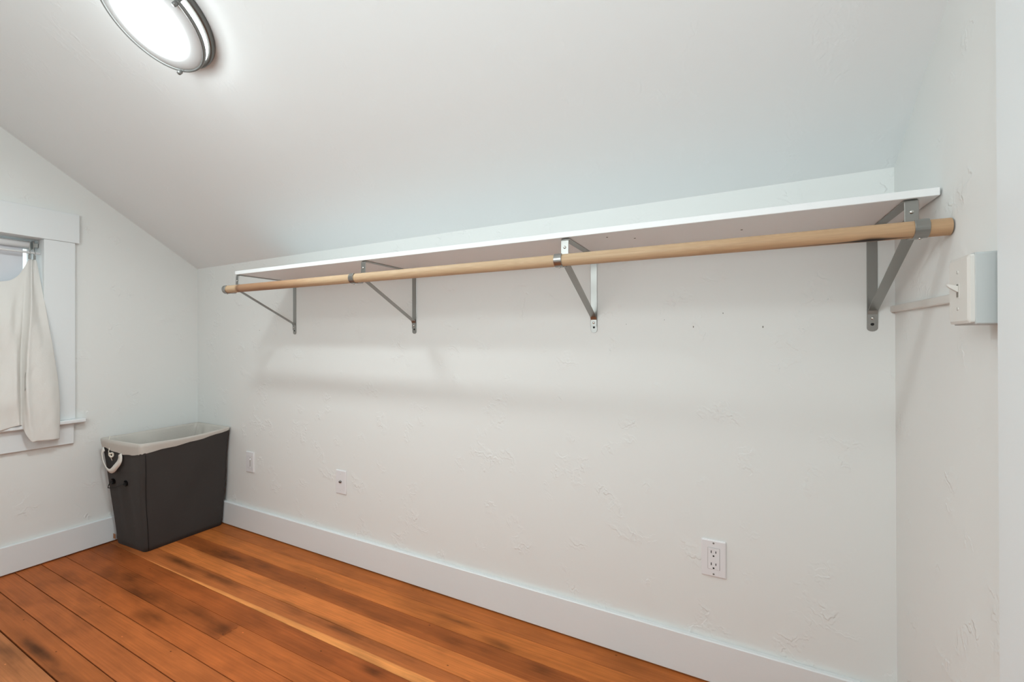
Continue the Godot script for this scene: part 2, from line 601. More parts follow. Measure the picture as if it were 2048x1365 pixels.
func room() -> void:
	var st := mb()
	span(st, Vector3(-LX - 0.15, -0.06, -0.12), Vector3(RX + 0.15, HK + 0.12, 0.0))
	var wb := structure("wall_back", st, M.wall)
	wb.set_meta("label", "long low white plaster wall behind the shelf and rod")
	# a few nicks in the plaster
	for p in [[-0.116, 1.122, 0.004], [-0.03, 1.163, 0.003], [0.078, 1.118, 0.004], [-0.205, 1.147, 0.002], [-2.377, 1.145, 0.0035], [-1.03, 1.13, 0.002], [-0.33, 1.135, 0.002]]:
		var nk := mb(true)
		disc(nk, Transform3D(Basis.from_euler(Vector3(0, 0, 0.6)).scaled(Vector3(0.5, 1, 1)), Vector3(p[0], p[1], 0.0)), p[2] * 0.8, 0.0006, 8)
		obj("plaster_nick", nk, M.nick, wb)
	st = mb()
	span(st, Vector3(-LX - 0.15, -0.06, DEEP), Vector3(-1.3, FLAT + 0.12, DEEP + 0.12))
	span(st, Vector3(0.1, -0.06, DEEP), Vector3(RX + 0.15, FLAT + 0.12, DEEP + 0.12))
	span(st, Vector3(-1.3, -0.06, DEEP), Vector3(0.1, 1.25, DEEP + 0.12))
	span(st, Vector3(-1.3, 2.05, DEEP), Vector3(0.1, FLAT + 0.12, DEEP + 0.12))
	structure("unseen_wall_front", st, M.wall)  # out of view, stands close to hold the window that lights the room
	# left wall round the window opening
	st = mb()
	gable(st, -LX - 0.14, -LX, [Vector2(0, -0.05), Vector2(0, HK), Vector2(0.665, roof(0.665)), Vector2(0.665, -0.05)])
	gable(st, -LX - 0.14, -LX, [Vector2(0.665, -0.05), Vector2(0.665, 0.68), Vector2(1.405, 0.68), Vector2(1.405, -0.05)])
	gable(st, -LX - 0.14, -LX, [Vector2(0.665, 1.607), Vector2(0.665, roof(0.665)), Vector2(RIDGE, roof(RIDGE)), Vector2(1.405, roof(1.405)), Vector2(1.405, 1.607)])
	gable(st, -LX - 0.14, -LX, [Vector2(1.405, -0.05), Vector2(1.405, roof(1.405)), Vector2(DEEP, FLAT), Vector2(DEEP, -0.05)])
	structure("wall_left", st, M.wall)
	# right wall round the door opening
	st = mb()
	gable(st, RX, RX + 0.12, [Vector2(0, -0.05), Vector2(0, HK), Vector2(0.70, roof(0.70)), Vector2(0.70, -0.05)])
	gable(st, RX, RX + 0.12, [Vector2(0.70, 1.86), Vector2(0.70, roof(0.70)), Vector2(RIDGE, roof(RIDGE)), Vector2(1.46, roof(1.46)), Vector2(1.46, 1.86)])
	gable(st, RX, RX + 0.12, [Vector2(1.46, -0.05), Vector2(1.46, roof(1.46)), Vector2(DEEP, FLAT), Vector2(DEEP, -0.05)])
	structure("wall_right", st, M.wall)
	# sloped ceiling, both pitches
	st = mb()
	gable(st, -LX - 0.15, RX + 0.15, [Vector2(-0.12, roof(0) - SL * 0.12), Vector2(-0.12, roof(0.0) + 0.08), Vector2(RIDGE, FLAT + 0.12), Vector2(DEEP + 0.12, FLAT + 0.12), Vector2(DEEP + 0.12, FLAT), Vector2(RIDGE, FLAT)])
	structure("ceiling", st, M.ceiling)
	# baseboards
	st = mb()
	span(st, Vector3(-LX, 0.005, 0.0), Vector3(RX, BH, BT), 0.0028)
	structure("baseboard_back", st, M.trim)
	st = mb()
	span(st, Vector3(-LX, 0.005, BT), Vector3(-LX + BT, BH, DEEP), 0.0028)
	structure("baseboard_left", st, M.trim)
	st = mb()
	span(st, Vector3(RX - BT, 0.005, BT), Vector3(RX, BH, 0.581), 0.0028)
	structure("baseboard_right", st, M.trim)

func floor_boards() -> void:
	var fl := frame("floor", "orange-brown fir boards laid along the back wall")
	var st := mb()
	span(st, Vector3(-LX - 0.15, -0.08, -0.1), Vector3(RX + 0.15, -0.019, DEEP + 0.1))
	obj("subfloor", st, M.subfloor, fl)
	var gaps := [0.0016, 0.0011, 0.0015, 0.0007, 0.0018, 0.0020, 0.0011, 0.0018, 0.0022, 0.0030, 0.0028, 0.0042, 0.0020]
	var n := int((DEEP - FIRST) / PITCH) + 1
	for k in range(-1, n):
		var z0 := FIRST + PITCH * k
		var z1 := minf(z0 + PITCH, DEEP)
		var g0: float = gaps[posmod(k, 13)] * 0.5
		var g1: float = gaps[posmod(k + 1, 13)] * 0.5
		var cuts := [-LX - 0.01, RX + 0.01]
		if k == 6:
			cuts = [-LX - 0.01, -1.67, RX + 0.01]
		elif k > 11:
			cuts = [-LX - 0.01, -2.6 + fposmod(k * 0.83, 2.4), RX + 0.01]
		for i in cuts.size() - 1:
			var x0: float = cuts[i] + (0.0004 if i > 0 else 0.0)
			var x1: float = cuts[i + 1] - (0.0004 if i < cuts.size() - 2 else 0.0)
			plank(fl, x0, x1, z0 + g0, z1 - g1, k)

func plank(fl: Node3D, x0: float, x1: float, z0: float, z1: float, k: int) -> void:
	var st := mb()
	var e := 0.0007
	var ring := [Vector2(z0, -0.018), Vector2(z0, -e), Vector2(z0 + e, 0), Vector2(z1 - e, 0), Vector2(z1, -e), Vector2(z1, -0.018)]
	var sh := 0.0 if k < 12 else 0.37 * (k / 12)
	for i in 5:
		var a: Vector2 = ring[i]
		var b: Vector2 = ring[i + 1]
		var v := [Vector3(x0, a.y, a.x), Vector3(x1, a.y, a.x), Vector3(x1, b.y, b.x), Vector3(x0, b.y, b.x)]
		var t := []
		for p in v:
			t.append(Vector2((p.x + 3.05) / 3.5 + sh, (p.z - FIRST) / (PITCH * 12.0)))
		var out: Vector3 = [Vector3(0, 0, -1), Vector3(0, 1, -1), Vector3.UP, Vector3(0, 1, 1), Vector3(0, 0, 1)][i]
		triuv(st, [v[0], v[1], v[2]], [t[0], t[1], t[2]], out)
		triuv(st, [v[0], v[2], v[3]], [t[0], t[2], t[3]], out)
	for xx in [x0, x1]:
		for i in [1, 2, 3, 4]:
			var v := [Vector3(xx, -0.018, z0), Vector3(xx, ring[i].y, ring[i].x), Vector3(xx, ring[i + 1].y, ring[i + 1].x)]
			var t := []
			for p in v:
				t.append(Vector2((p.x + 3.05) / 3.5 + sh, (p.z - FIRST) / (PITCH * 12.0)))
			triuv(st, v, t, Vector3(1 if xx == x1 else -1, 0, 0))
	obj("plank", st, M.floor, fl)

# ---------------------------------------------------------------- window in the left wall
func window() -> void:
	var w := frame("window_1", "white cased window half covered by a cream cloth")
	var x0 := -LX
	var z0 := 0.685
	var z1 := 1.385
	var top := 1.587
	var sill := 0.69
	var st := mb()
	span(st, Vector3(x0, top, 0.5580), Vector3(x0 + 0.025, 1.735, 2 * 1.035 - 0.558), 0.0015)
	obj("head_casing", st, M.trim, w)
	for s in [0, 1]:
		st = mb()
		if s == 0:
			span(st, Vector3(x0, sill, 0.5725), Vector3(x0 + 0.019, top, z0), 0.0015)
		else:
			span(st, Vector3(x0, sill, z1), Vector3(x0 + 0.019, top, 1.4975), 0.0015)
		obj("side_casing", st, M.trim, w)
	st = mb()
	span(st, Vector3(x0 - 0.14, sill - 0.020, z0), Vector3(x0, sill, z1), 0.001)
	span(st, Vector3(x0 - 0.001, sill - 0.020, 0.538), Vector3(x0 + 0.048, sill, 1.532), 0.004)
	obj("stool", st, M.trim, w)
	st = mb()
	span(st, Vector3(x0, 0.566, 0.578), Vector3(x0 + 0.019, sill - 0.0202, 1.492), 0.0015)
	obj("apron", st, M.trim, w)
	for s in [[z0 - 0.02, z0], [z1, z1 + 0.02]]:
		st = mb()
		span(st, Vector3(x0 - 0.14, sill, s[0]), Vector3(x0, top, s[1]), 0.001)
		obj("jamb", st, M.trim, w)
	st = mb()
	span(st, Vector3(x0 - 0.14, top, z0 - 0.02), Vector3(x0, top + 0.02, z1 + 0.02), 0.001)
	obj("head_jamb", st, M.trim, w)
	# vinyl frame and sash
	st = mb()
	for s in [[z0, z0 + 0.010], [z1 - 0.010, z1]]:
		span(st, Vector3(x0 - 0.135, sill, s[0]), Vector3(x0 - 0.100, top, s[1]), 0.002)
	span(st, Vector3(x0 - 0.135, sill, z0 + 0.010), Vector3(x0 - 0.100, sill + 0.022, z1 - 0.010), 0.002)
	span(st, Vector3(x0 - 0.135, top - 0.022, z0 + 0.010), Vector3(x0 - 0.100, top, z1 - 0.010), 0.002)
	obj("window_frame", st, M.trim, w)
	for s in [[sill + 0.022, 1.125], [1.125, top - 0.022]]:
		st = mb()
		var a: float = s[0]
		var b: float = s[1]
		var zi := z0 + 0.010
		var zj := z1 - 0.010
		span(st, Vector3(x0 - 0.130, a, zi), Vector3(x0 - 0.108, b, zi + 0.012), 0.002)
		span(st, Vector3(x0 - 0.130, a, zj - 0.012), Vector3(x0 - 0.108, b, zj), 0.002)
		span(st, Vector3(x0 - 0.130, a, zi + 0.012), Vector3(x0 - 0.108, a + 0.02, zj - 0.012), 0.002)
		span(st, Vector3(x0 - 0.130, b - 0.02, zi + 0.012), Vector3(x0 - 0.108, b, zj - 0.012), 0.002)
		var sash := obj("sash", st, M.trim, w)
		st = mb()
		span(st, Vector3(x0 - 0.121, a + 0.018, zi + 0.010), Vector3(x0 - 0.118, b - 0.018, zj - 0.010))
		obj("pane", st, M.glass, sash)

# ---------------------------------------------------------------- unseen window behind the camera, placed to light the right side and ceiling
func unseen_rear_window() -> void:
	var w := frame("window_2", "unseen wide window behind the camera, placed to light the right side and ceiling")
	var xa := -1.3
	var xb := 0.1
	var ya := 1.25
	var yb := 2.05
	for s in [[Vector3(xa - 0.09, ya, DEEP - 0.019), Vector3(xa, yb, DEEP)], [Vector3(xb, ya, DEEP - 0.019), Vector3(xb + 0.09, yb, DEEP)], [Vector3(xa - 0.11, yb, DEEP - 0.024), Vector3(xb + 0.11, yb + 0.12, DEEP)], [Vector3(xa - 0.11, ya - 0.02, DEEP - 0.045), Vector3(xb + 0.11, ya, DEEP + 0.12)]]:
		var st := mb()
		span(st, s[0], s[1], 0.0015)
		obj("casing", st, M.trim, w)
	for k in 2:
		var a := xa + 0.7 * k
		var st := mb()
		for q in [[Vector3(a, ya, 0), Vector3(a + 0.04, yb, 0)], [Vector3(a + 0.66, ya, 0), Vector3(a + 0.70, yb, 0)], [Vector3(a + 0.04, ya, 0), Vector3(a + 0.66, ya + 0.04, 0)], [Vector3(a + 0.04, yb - 0.04, 0), Vector3(a + 0.66, yb, 0)]]:
			span(st, q[0] + Vector3(0, 0, DEEP + 0.05), q[1] + Vector3(0, 0, DEEP + 0.09), 0.002)
		var sash := obj("sash", st, M.trim, w)
		st = mb()
		span(st, Vector3(a + 0.035, ya + 0.035, DEEP + 0.068), Vector3(a + 1.015, yb - 0.035, DEEP + 0.072))
		obj("pane", st, M.rear_pane_glow, sash)
	var l := AreaLight3D.new()      # out of view, lights the ceiling, right wall and back wall
	l.name = "unseen_rear_light"
	l.area_size = Vector2(xb - xa - 0.1, yb - ya - 0.1)
	l.light_color = Color(0.930, 0.975, 0.990)
	l.light_energy = REAR_LIGHT_ENERGY
	l.area_range = 9.0
	l.area_attenuation = 2.0
	l.shadow_enabled = true
	l.position = Vector3((xa + xb) * 0.5, (ya + yb) * 0.5, DEEP + 0.045)
	w.add_child(l)

# ---------------------------------------------------------------- door, mostly beside the camera
func door() -> void:
	var d := frame("door_1", "white door casing at the right edge beside the switch box")
	for z in [[0.581, 0.70], [1.46, 1.579]]:
		var st := mb()
		span(st, Vector3(RX - 0.03, 0.0, z[0]), Vector3(RX, 1.86, z[1]), 0.002)
		obj("side_casing", st, M.trim, d)
	var st2 := mb()
	span(st2, Vector3(RX - 0.03, 1.86, 0.60), Vector3(RX, 1.93, 1.579), 0.002)
	obj("head_casing", st2, M.trim, d)
	st2 = mb()
	span(st2, Vector3(RX + 0.02, 0.006, 0.703), Vector3(RX + 0.058, 1.857, 1.457), 0.002)
	obj("door_slab", st2, M.trim, d)

# ---------------------------------------------------------------- ceiling light
func lamp() -> void:
	var n := Vector3(0, -1, SL).normalized()
	var e := Vector3(0, SL, 1).normalized()
	var at := Vector3(-1.5435, HK, 0) + e * 0.988
	var t := thing("ceiling_light", "round flush ceiling light with nickel rings and glowing white diffuser", "ceiling light", Transform3D(Basis(Vector3.RIGHT, n, Vector3.RIGHT.cross(n)), at))
	var st := mb(true)
	lathe(st, [Vector2(0.0, 0.0005), Vector2(0.150, 0.0005), Vector2(0.1545, 0.002), Vector2(0.1555, 0.008), Vector2(0.1555, 0.016), Vector2(0.1535, 0.0205), Vector2(0.149, 0.022), Vector2(0.141, 0.022)].map(func(p): return p), 96)
	obj("base_ring", flip_ok(st), M.nickel_base, t, "dark nickel base ring against the ceiling")
	st = mb(true)
	lathe(st, [Vector2(0.1435, 0.020), Vector2(0.1435, 0.0425)], 96)
	obj("drum", st, glow(SIDE_GLOW), t, "glowing white band between the rings")
	st = mb(true)
	lathe(st, [Vector2(0.1405, 0.041), Vector2(0.1465, 0.0405), Vector2(0.1485, 0.042), Vector2(0.1490, 0.046), Vector2(0.1485, 0.051), Vector2(0.1465, 0.0525), Vector2(0.1440, 0.0525), Vector2(0.1425, 0.051)], 96)
	obj("front_ring", st, M.nickel, t)
	st = mb(true)
	var prof := []
	for k in 17:
		var a := (1.0 - k / 16.0) * 0.5 * PI
		prof.append(Vector2(0.1430 * sin(a), 0.046 + 0.018 * cos(a)))
	lathe(st, prof, 96, Transform3D.IDENTITY, true, 0.143)
	obj("diffuser", st, diffuser_glow(), t, "glowing white domed diffuser")
	for deg in [0.0, 116.0, 238.0]:
		var c := Vector3(cos(deg_to_rad(deg)), 0, sin(deg_to_rad(deg)))
		st = mb(true)
		tube(st, [c * 0.148 + Vector3(0, 0.02, 0), c * 0.148 + Vector3(0, 0.043, 0)], 0.0035, 10)
		var post := obj("post", st, M.nickel, t)
		st = mb(true)
		lathe(st, [Vector2(0.0045, 0.050), Vector2(0.0045, 0.054), Vector2(0.0065, 0.055), Vector2(0.0065, 0.064), Vector2(0.0055, 0.0665), Vector2(0.0, 0.067)], 14, Transform3D(Basis.IDENTITY, c * 0.1455))
		obj("knob", st, M.nickel, post)
	var l := AreaLight3D.new()
	l.name = "lamp_light"
	l.area_size = Vector2(0.2, 0.2)
	l.light_color = Color(0.930, 0.975, 0.985)
	l.light_energy = LAMP_ENERGY
	l.area_range = 8.0
	l.area_attenuation = 2.0
	l.shadow_enabled = true
	# local -z of the light looks along the lamp's axis
	l.transform = Transform3D(Basis(Vector3.RIGHT, Vector3(0, 0, 1), Vector3(0, -1, 0)), Vector3(0, 0.069, 0))
	t.add_child(l)
	var o := OmniLight3D.new()        # what the dome sends sideways
	o.name = "lamp_side_light"
	o.light_color = Color(0.930, 0.975, 0.985)
	o.light_energy = LAMP_ROUND
	o.light_size = 0.05
	o.omni_range = 8.0
	o.omni_attenuation = 2.0
	o.shadow_enabled = true
	o.position = Vector3(0, 0.078, 0)
	t.add_child(o)

func flip_ok(st: SurfaceTool) -> SurfaceTool:
	return st

func glow(e: float) -> StandardMaterial3D:
	var m := flat(Color(0.95, 0.95, 0.94), 0.5)
	m.emission_enabled = true
	m.emission = Color(0.930, 0.975, 0.985)
	m.emission_energy_multiplier = e
	return m

func diffuser_glow() -> StandardMaterial3D:   # the lamps sit in the middle: the dome's edge glows less
	var m := glow(LAMP_GLOW)
	var g := Gradient.new()
	g.set_color(0, Color.WHITE)
	g.set_color(1, Color(0.04, 0.04, 0.04))
	g.add_point(0.66, Color(1, 1, 1))
	g.add_point(0.80, Color(0.26, 0.26, 0.26))
	g.add_point(0.90, Color(0.11, 0.11, 0.11))
	var t := GradientTexture1D.new()
	t.gradient = g
	t.width = 256
	m.emission_texture = t
	m.emission_operator = BaseMaterial3D.EMISSION_OP_MULTIPLY
	m.albedo_color = Color(0.8, 0.8, 0.8)
	m.roughness = 0.4
	return m

# ---------------------------------------------------------------- shelf, brackets, rod
func shelf_under(x: float) -> float:          # the shelf's underside runs down a little to the right
	return 1.3768 - 0.0077 * (x - 0.3855)

func rod_at(x: float) -> Vector3:
	return Vector3(x, 1.3015 - 0.0083 * (x - 0.3855), 0.342)

func closet_rod_and_shelf() -> void:
	var x0 := -2.0851
	var x1 := RX - 0.004
	var a := atan(-0.0077)
	var len := (x1 - x0) / cos(a)
	var st := mb()
	box(st, Vector3(0, 0.0085, 0), Vector3(len, 0.017, 0.3005), 0.0012)
	var sh := obj("closet_shelf", st, M.shelf)
	sh.transform = Transform3D(Basis(Vector3(0, 0, 1), a), Vector3((x0 + x1) * 0.5, shelf_under((x0 + x1) * 0.5), 0.1515))
	tag(sh, "long white board shelf on four steel brackets along the back wall", "shelf")
	for p in [[-0.33, 0.25], [-0.26, 0.20], [0.02, 0.17]]:
		st = mb(true)
		disc(st, Transform3D(Basis(Vector3(1, 0, 0), Vector3(0, 0, 1), Vector3(0, -1, 0)), Vector3(p[0] - (x0 + x1) * 0.5, 0.0, p[1] - 0.1515)), 0.003, 0.0012, 8)
		obj("nail_hole", st, M.nick, sh)
	# rod
	var ra := -2.074
	var rb := RX - 0.003
	st = mb(true)
	var seg := 40
	var r := 0.0172
	var pa := rod_at(ra)
	var pb := rod_at(rb)
	for k in seg:
		var q := []
		var t := []
		for w in [[0, k], [1, k], [1, k + 1], [0, k + 1]]:
			var an: float = TAU * w[1] / seg
			q.append((pb if w[0] == 1 else pa) + Vector3(0, sin(an), cos(an)) * r)
			t.append(Vector2(w[0], float(w[1]) / seg))
		var out: Vector3 = (q[0] + q[1] + q[2] + q[3]) * 0.25 - (pa + pb) * 0.5
		out.x = 0
		triuv(st, [q[0], q[1], q[2]], [t[0], t[1], t[2]], out)
		triuv(st, [q[0], q[2], q[3]], [t[0], t[2], t[3]], out)
	var rod := obj("closet_rod", st, M.rod)
	tag(rod, "long round pale wooden hanging rod held in the bracket hooks", "closet rod")
	for e in [[pa, -1], [pb, 1]]:
		st = mb()
		for k in seg:
			var a0 := TAU * k / seg
			var a1 := TAU * (k + 1) / seg
			tri(st, e[0], e[0] + Vector3(0, sin(a0), cos(a0)) * r, e[0] + Vector3(0, sin(a1), cos(a1)) * r, Vector3(e[1], 0, 0))
		obj("rod_end", st, M.rod_end, rod)
	# brackets: where each one's leg and front stand
	var first: Node3D = null
	var at := [-2.0735, -1.262, -0.4440, 0.3370]
	var say := ["steel shelf bracket at the shelf's far end over the laundry hamper", "steel shelf bracket between the far-end bracket and the middle of the rod", "steel shelf bracket in the middle of the back wall above no outlet", "steel shelf bracket closest to the grey switch box"]
	say[2] = "steel shelf bracket third along from the hamper, before the longest open span"
	for k in 4:
		var b: Node3D
		if k == 0:
			b = bracket()
			first = b
		else:
			b = first.duplicate()
			b.name = numbered("shelf_bracket")
			add_child(b)
		b.position = Vector3(at[k], shelf_under(at[k]), 0.0)
		tag(b, say[k], "shelf bracket", "brackets under the closet shelf")

func bracket() -> Node3D:                      # origin on the wall, at the shelf's underside
	var t := thing("shelf_bracket", "", "shelf bracket", Transform3D.IDENTITY)
	var X := Vector3.RIGHT
	var w := 0.0235
	var th := 0.0024
	# leg flat on the wall, rounded at its foot
	var st := mb()
	var leg := PackedVector2Array()
	leg.append(Vector2(w * 0.5, -0.002))
	leg.append(Vector2(-w * 0.5, -0.002))
	for k in 9:
		var a := PI + PI * k / 8.0
		leg.append(Vector2(cos(a) * w * 0.5, -0.2675 + sin(a) * 0.009))
	plate(st, leg, 0.0004, th, 0.0006)
	obj("wall_leg", st, M.steel, t)
	# arm under the shelf, bending down into the front tab
	st = mb()
	var pts := [Vector3(0, -0.0014, 0.001), Vector3(0, -0.0014, 0.15), Vector3(0, -0.0014, 0.288), Vector3(0, -0.0022, 0.2925), Vector3(0, -0.005, 0.2955), Vector3(0, -0.009, 0.2965), Vector3(0, -0.070, 0.2985)]
	strap(st, pts, X, w, th)
	var arm := obj("arm", st, M.steel, t)
	st = mb(true)
	disc(st, Transform3D(Basis.IDENTITY, Vector3(0, -0.0285, 0.2983)), 0.0042, 0.003)
	obj("rivet", st, M.screw, arm)
	st = mb(true)
	disc(st, Transform3D(Basis(Vector3(1, 0, 0), Vector3(0, 0, 1), Vector3(0, -1, 0)), Vector3(0.002, -0.0026, 0.262)), 0.004, 0.002)
	obj("screw", st, M.screw, arm)
	# brace from the foot up to the tab, then the hook round the rod
	st = mb()
	pts = [Vector3(0, -0.2535, 0.0042), Vector3(0, -0.2300, 0.0044), Vector3(0, -0.2250, 0.0062), Vector3(0, -0.2190, 0.0105)]
	var up := Vector3(0, -0.0735, 0.2900)
	for k in 5:
		pts.append(Vector3(0, -0.2190, 0.0105).lerp(up, (k + 1) / 5.0))
	pts.append(Vector3(0, -0.066, 0.2950))
	pts.append(Vector3(0, -0.056, 0.2962))
	pts.append(Vector3(0, -0.044, 0.2962))
	strap(st, pts, X, w * 0.96, th)
	var brace := obj("brace", st, M.steel, t)
	st = mb(true)
	disc(st, Transform3D(Basis.IDENTITY, Vector3(0, -0.2405, 0.0054)), 0.0042, 0.003)
	obj("rivet", st, M.screw, brace)
	st = mb(true)
	disc(st, Transform3D(Basis.IDENTITY, Vector3(0, -0.2570, 0.0024)), 0.0040, 0.0008)
	obj("screw", st, M.dark, t, "dark screw in the foot of the leg")
	st = mb()
	pts = [Vector3(0, -0.062, 0.3010), Vector3(0, -0.070, 0.3020)]
	var c := Vector3(0, -0.0740, 0.3420)
	var hr := 0.0190
	pts = [Vector3(0, -0.058, 0.3010), Vector3(0, -0.082, 0.3035), Vector3(0, -0.0890, 0.3110)]
	for k in 15:
		var a := deg_to_rad(238.0 + 180.0 * k / 14.0)     # from under the back, along below, up the front
		pts.append(c + Vector3(0, sin(a), cos(a)) * hr)
	strap(st, pts, X, w, 0.0022)
	var hook := obj("rod_hook", st, M.steel, t)
	st = mb(true)
	disc(st, Transform3D(Basis(Vector3(1, 0, 0), Vector3(0, 0, 1), Vector3(0, -1, 0)), c + Vector3(0.0, -hr - 0.001, 0.0)), 0.0032, 0.003)
	obj("screw", st, M.screw, hook)
	return t

# ---------------------------------------------------------------- plates on the back wall
func wall_plates() -> void:
	var fx := func(x, y): return Transform3D(Basis.IDENTITY, Vector3(x, y, 0.0))
	# duplex outlet
	var t := thing("wall_outlet", "white two-socket electrical outlet low on the right of the back wall", "outlet", fx.call(-0.0597, 0.3897))
	var st := mb()
	plate(st, rounded(0.071, 0.1155, 0.003), 0.0003, 0.0058, 0.0035)
	obj("cover_plate", st, M.plastic, t)
	st = mb()
	plate(st, rounded(0.033, 0.067, 0.0015), 0.005, 0.0074, 0.0006, Transform3D(Basis.IDENTITY, Vector3(0.0005, 0, 0)))
	var ins := obj("socket_insert", st, M.plastic, t)
	st = mb()
	plate(st, rounded(0.0342, 0.0682, 0.0018), 0.0050, 0.0061, 0.0001, Transform3D(Basis.IDENTITY, Vector3(0.0005, 0, 0)))
	obj("insert_gap", st, M.nick, ins)
	for s in [0.0175, -0.0205]:
		for q in [[-0.0066, 0.0085], [0.0066, 0.007]]:
			st = mb()
			plate(st, rounded(0.0024, q[1], 0.0003, 1), 0.0070, 0.0077, 0.0001, Transform3D(Basis.IDENTITY, Vector3(q[0], s + 0.004, 0)))
			obj("slot", st, M.dark, ins)
		st = mb()
		plate(st, rounded(0.0052, 0.0048, 0.0022), 0.0070, 0.0077, 0.0001, Transform3D(Basis.IDENTITY, Vector3(0, s - 0.0085, 0)))
		obj("ground_hole", st, M.dark, ins)
	for y in [0.0485, -0.0485]:
		screw(t, Vector3(0, y, 0.0056), 0.0028, M.nickel)
	# cable plate
	t = thing("cable_plate", "white blank cover plate with one coaxial jack, between the hamper and the outlet", "wall plate", fx.call(-1.7247, 0.3863))
	st = mb()
	plate(st, rounded(0.0715, 0.1165, 0.003), 0.0003, 0.0055, 0.0035)
	obj("cover_plate", st, M.plastic, t)
	st = mb(true)
	lathe(st, [Vector2(0.0062, 0.005), Vector2(0.0062, 0.008), Vector2(0.0047, 0.0082), Vector2(0.0047, 0.014), Vector2(0.0, 0.014)], 12, Transform3D(Basis(Vector3(1, 0, 0), Vector3(0, 0, 1), Vector3(0, -1, 0)), Vector3(0, 0.003, 0)))
	obj("jack", st, M.nickel_base, t)
	for y in [0.040, -0.040]:
		screw(t, Vector3(0, y, 0.0053), 0.0026, M.plastic)
	# dimmer
	t = thing("dimmer_switch", "white slide dimmer plate just right of the laundry hamper", "switch", fx.call(-2.4610, 0.3936))
	st = mb()
	plate(st, rounded(0.0715, 0.1165, 0.003), 0.0003, 0.0065, 0.0035)
	obj("cover_plate", st, M.plastic, t)
	st = mb()
	plate(st, rounded(0.033, 0.067, 0.0015), 0.006, 0.0085, 0.0006)
	var pad := obj("paddle", st, M.plastic, t)
	st = mb()
	plate(st, rounded(0.0342, 0.0682, 0.0018), 0.0050, 0.0068, 0.0001)
	obj("insert_gap", st, M.nick, pad)
	st = mb()
	plate(st, rounded(0.0040, 0.052, 0.0015, 2), 0.0083, 0.0089, 0.0002, Transform3D(Basis.IDENTITY, Vector3(0.008, 0.002, 0)))
	obj("slider_track", st, M.nick, pad)
	st = mb()
	plate(st, rounded(0.0075, 0.010, 0.0015, 2), 0.0083, 0.0125, 0.0008, Transform3D(Basis.IDENTITY, Vector3(0.008, 0.018, 0)))
	obj("slider", st, M.plastic, pad)

func screw(parent: Node3D, at: Vector3, r: float, m: Material) -> void:
	var st := mb(true)
	disc(st, Transform3D(Basis.IDENTITY, at), r, 0.0012, 10)
	var s := obj("screw", st, m, parent)
	st = mb()
	box(st, at + Vector3(0, 0, 0.0011), Vector3(r * 0.35, r * 1.7, 0.0004))
	obj("slot", st, M.nick, s)

# ---------------------------------------------------------------- switch box and wire channel on the right wall
func switch_box() -> void:
	# local +z looks into the room (world -x), local x runs along world z
	var B := Basis(Vector3(0, 0, 1), Vector3(0, 1, 0), Vector3(-1, 0, 0))
	var t := thing("switch_box", "pale grey surface-mounted switch box with a toggle on the right wall", "light switch", Transform3D(B, Vector3(RX, 1.157, 0.530)))
	var st := mb()
	plate(st, rounded(0.076, 0.1135, 0.003), 0.0, 0.0485, 0.0015)
	obj("box_body", st, M.box, t, "pale grey box body")
	st = mb()
	plate(st, rounded(0.0715, 0.1095, 0.004), 0.0478, 0.0560, 0.0045)
	obj("cover_plate", st, M.ivory, t)
	st = mb()
	plate(st, rounded(0.0095, 0.0245, 0.0005, 1), 0.0555, 0.0566, 0.0003)
	var fr := obj("toggle_opening", st, M.ivory, t)
	st = mb()
	plate(st, rounded(0.0072, 0.0215, 0.0004, 1), 0.0562, 0.0568, 0.0001)
	obj("toggle_slot", st, M.nick, fr)
	st = mb()
	loft(st, [
		[Vector3(-0.0034, -0.0030, 0.056), Vector3(0.0034, -0.0030, 0.056), Vector3(0.0034, 0.0075, 0.056), Vector3(-0.0034, 0.0075, 0.056)],
		[Vector3(-0.0030, 0.0055, 0.0670), Vector3(0.0030, 0.0055, 0.0670), Vector3(0.0030, 0.0115, 0.0690), Vector3(-0.0030, 0.0115, 0.0690)],
		[Vector3(-0.0022, 0.0085, 0.0695), Vector3(0.0022, 0.0085, 0.0695), Vector3(0.0022, 0.0110, 0.0705), Vector3(-0.0022, 0.0110, 0.0705)]])
	obj("toggle", st, M.ivory, t)
	for y in [0.0302, -0.0302]:
		screw(t, Vector3(0, y, 0.0558), 0.0030, M.ivory)
	st = mb()
	var prof := [Vector2(0.0, -0.0087), Vector2(0.0085, -0.0087), Vector2(0.0105, -0.0065), Vector2(0.0105, 0.0065), Vector2(0.0085, 0.0087), Vector2(0.0, 0.0087)]
	var rings := []
	for z in [0.003, 0.4925]:
		var ring := []
		for p in prof:
			ring.append(Vector3(RX - p.x - 0.0002, 1.160 - 0.004 * z / 0.49 + p.y, z))
		rings.append(ring)
	loft(st, rings)
	var rw := obj("wire_channel", st, M.ivory)
	tag(rw, "slim white wire channel running from the wall corner to the switch box", "wire channel")

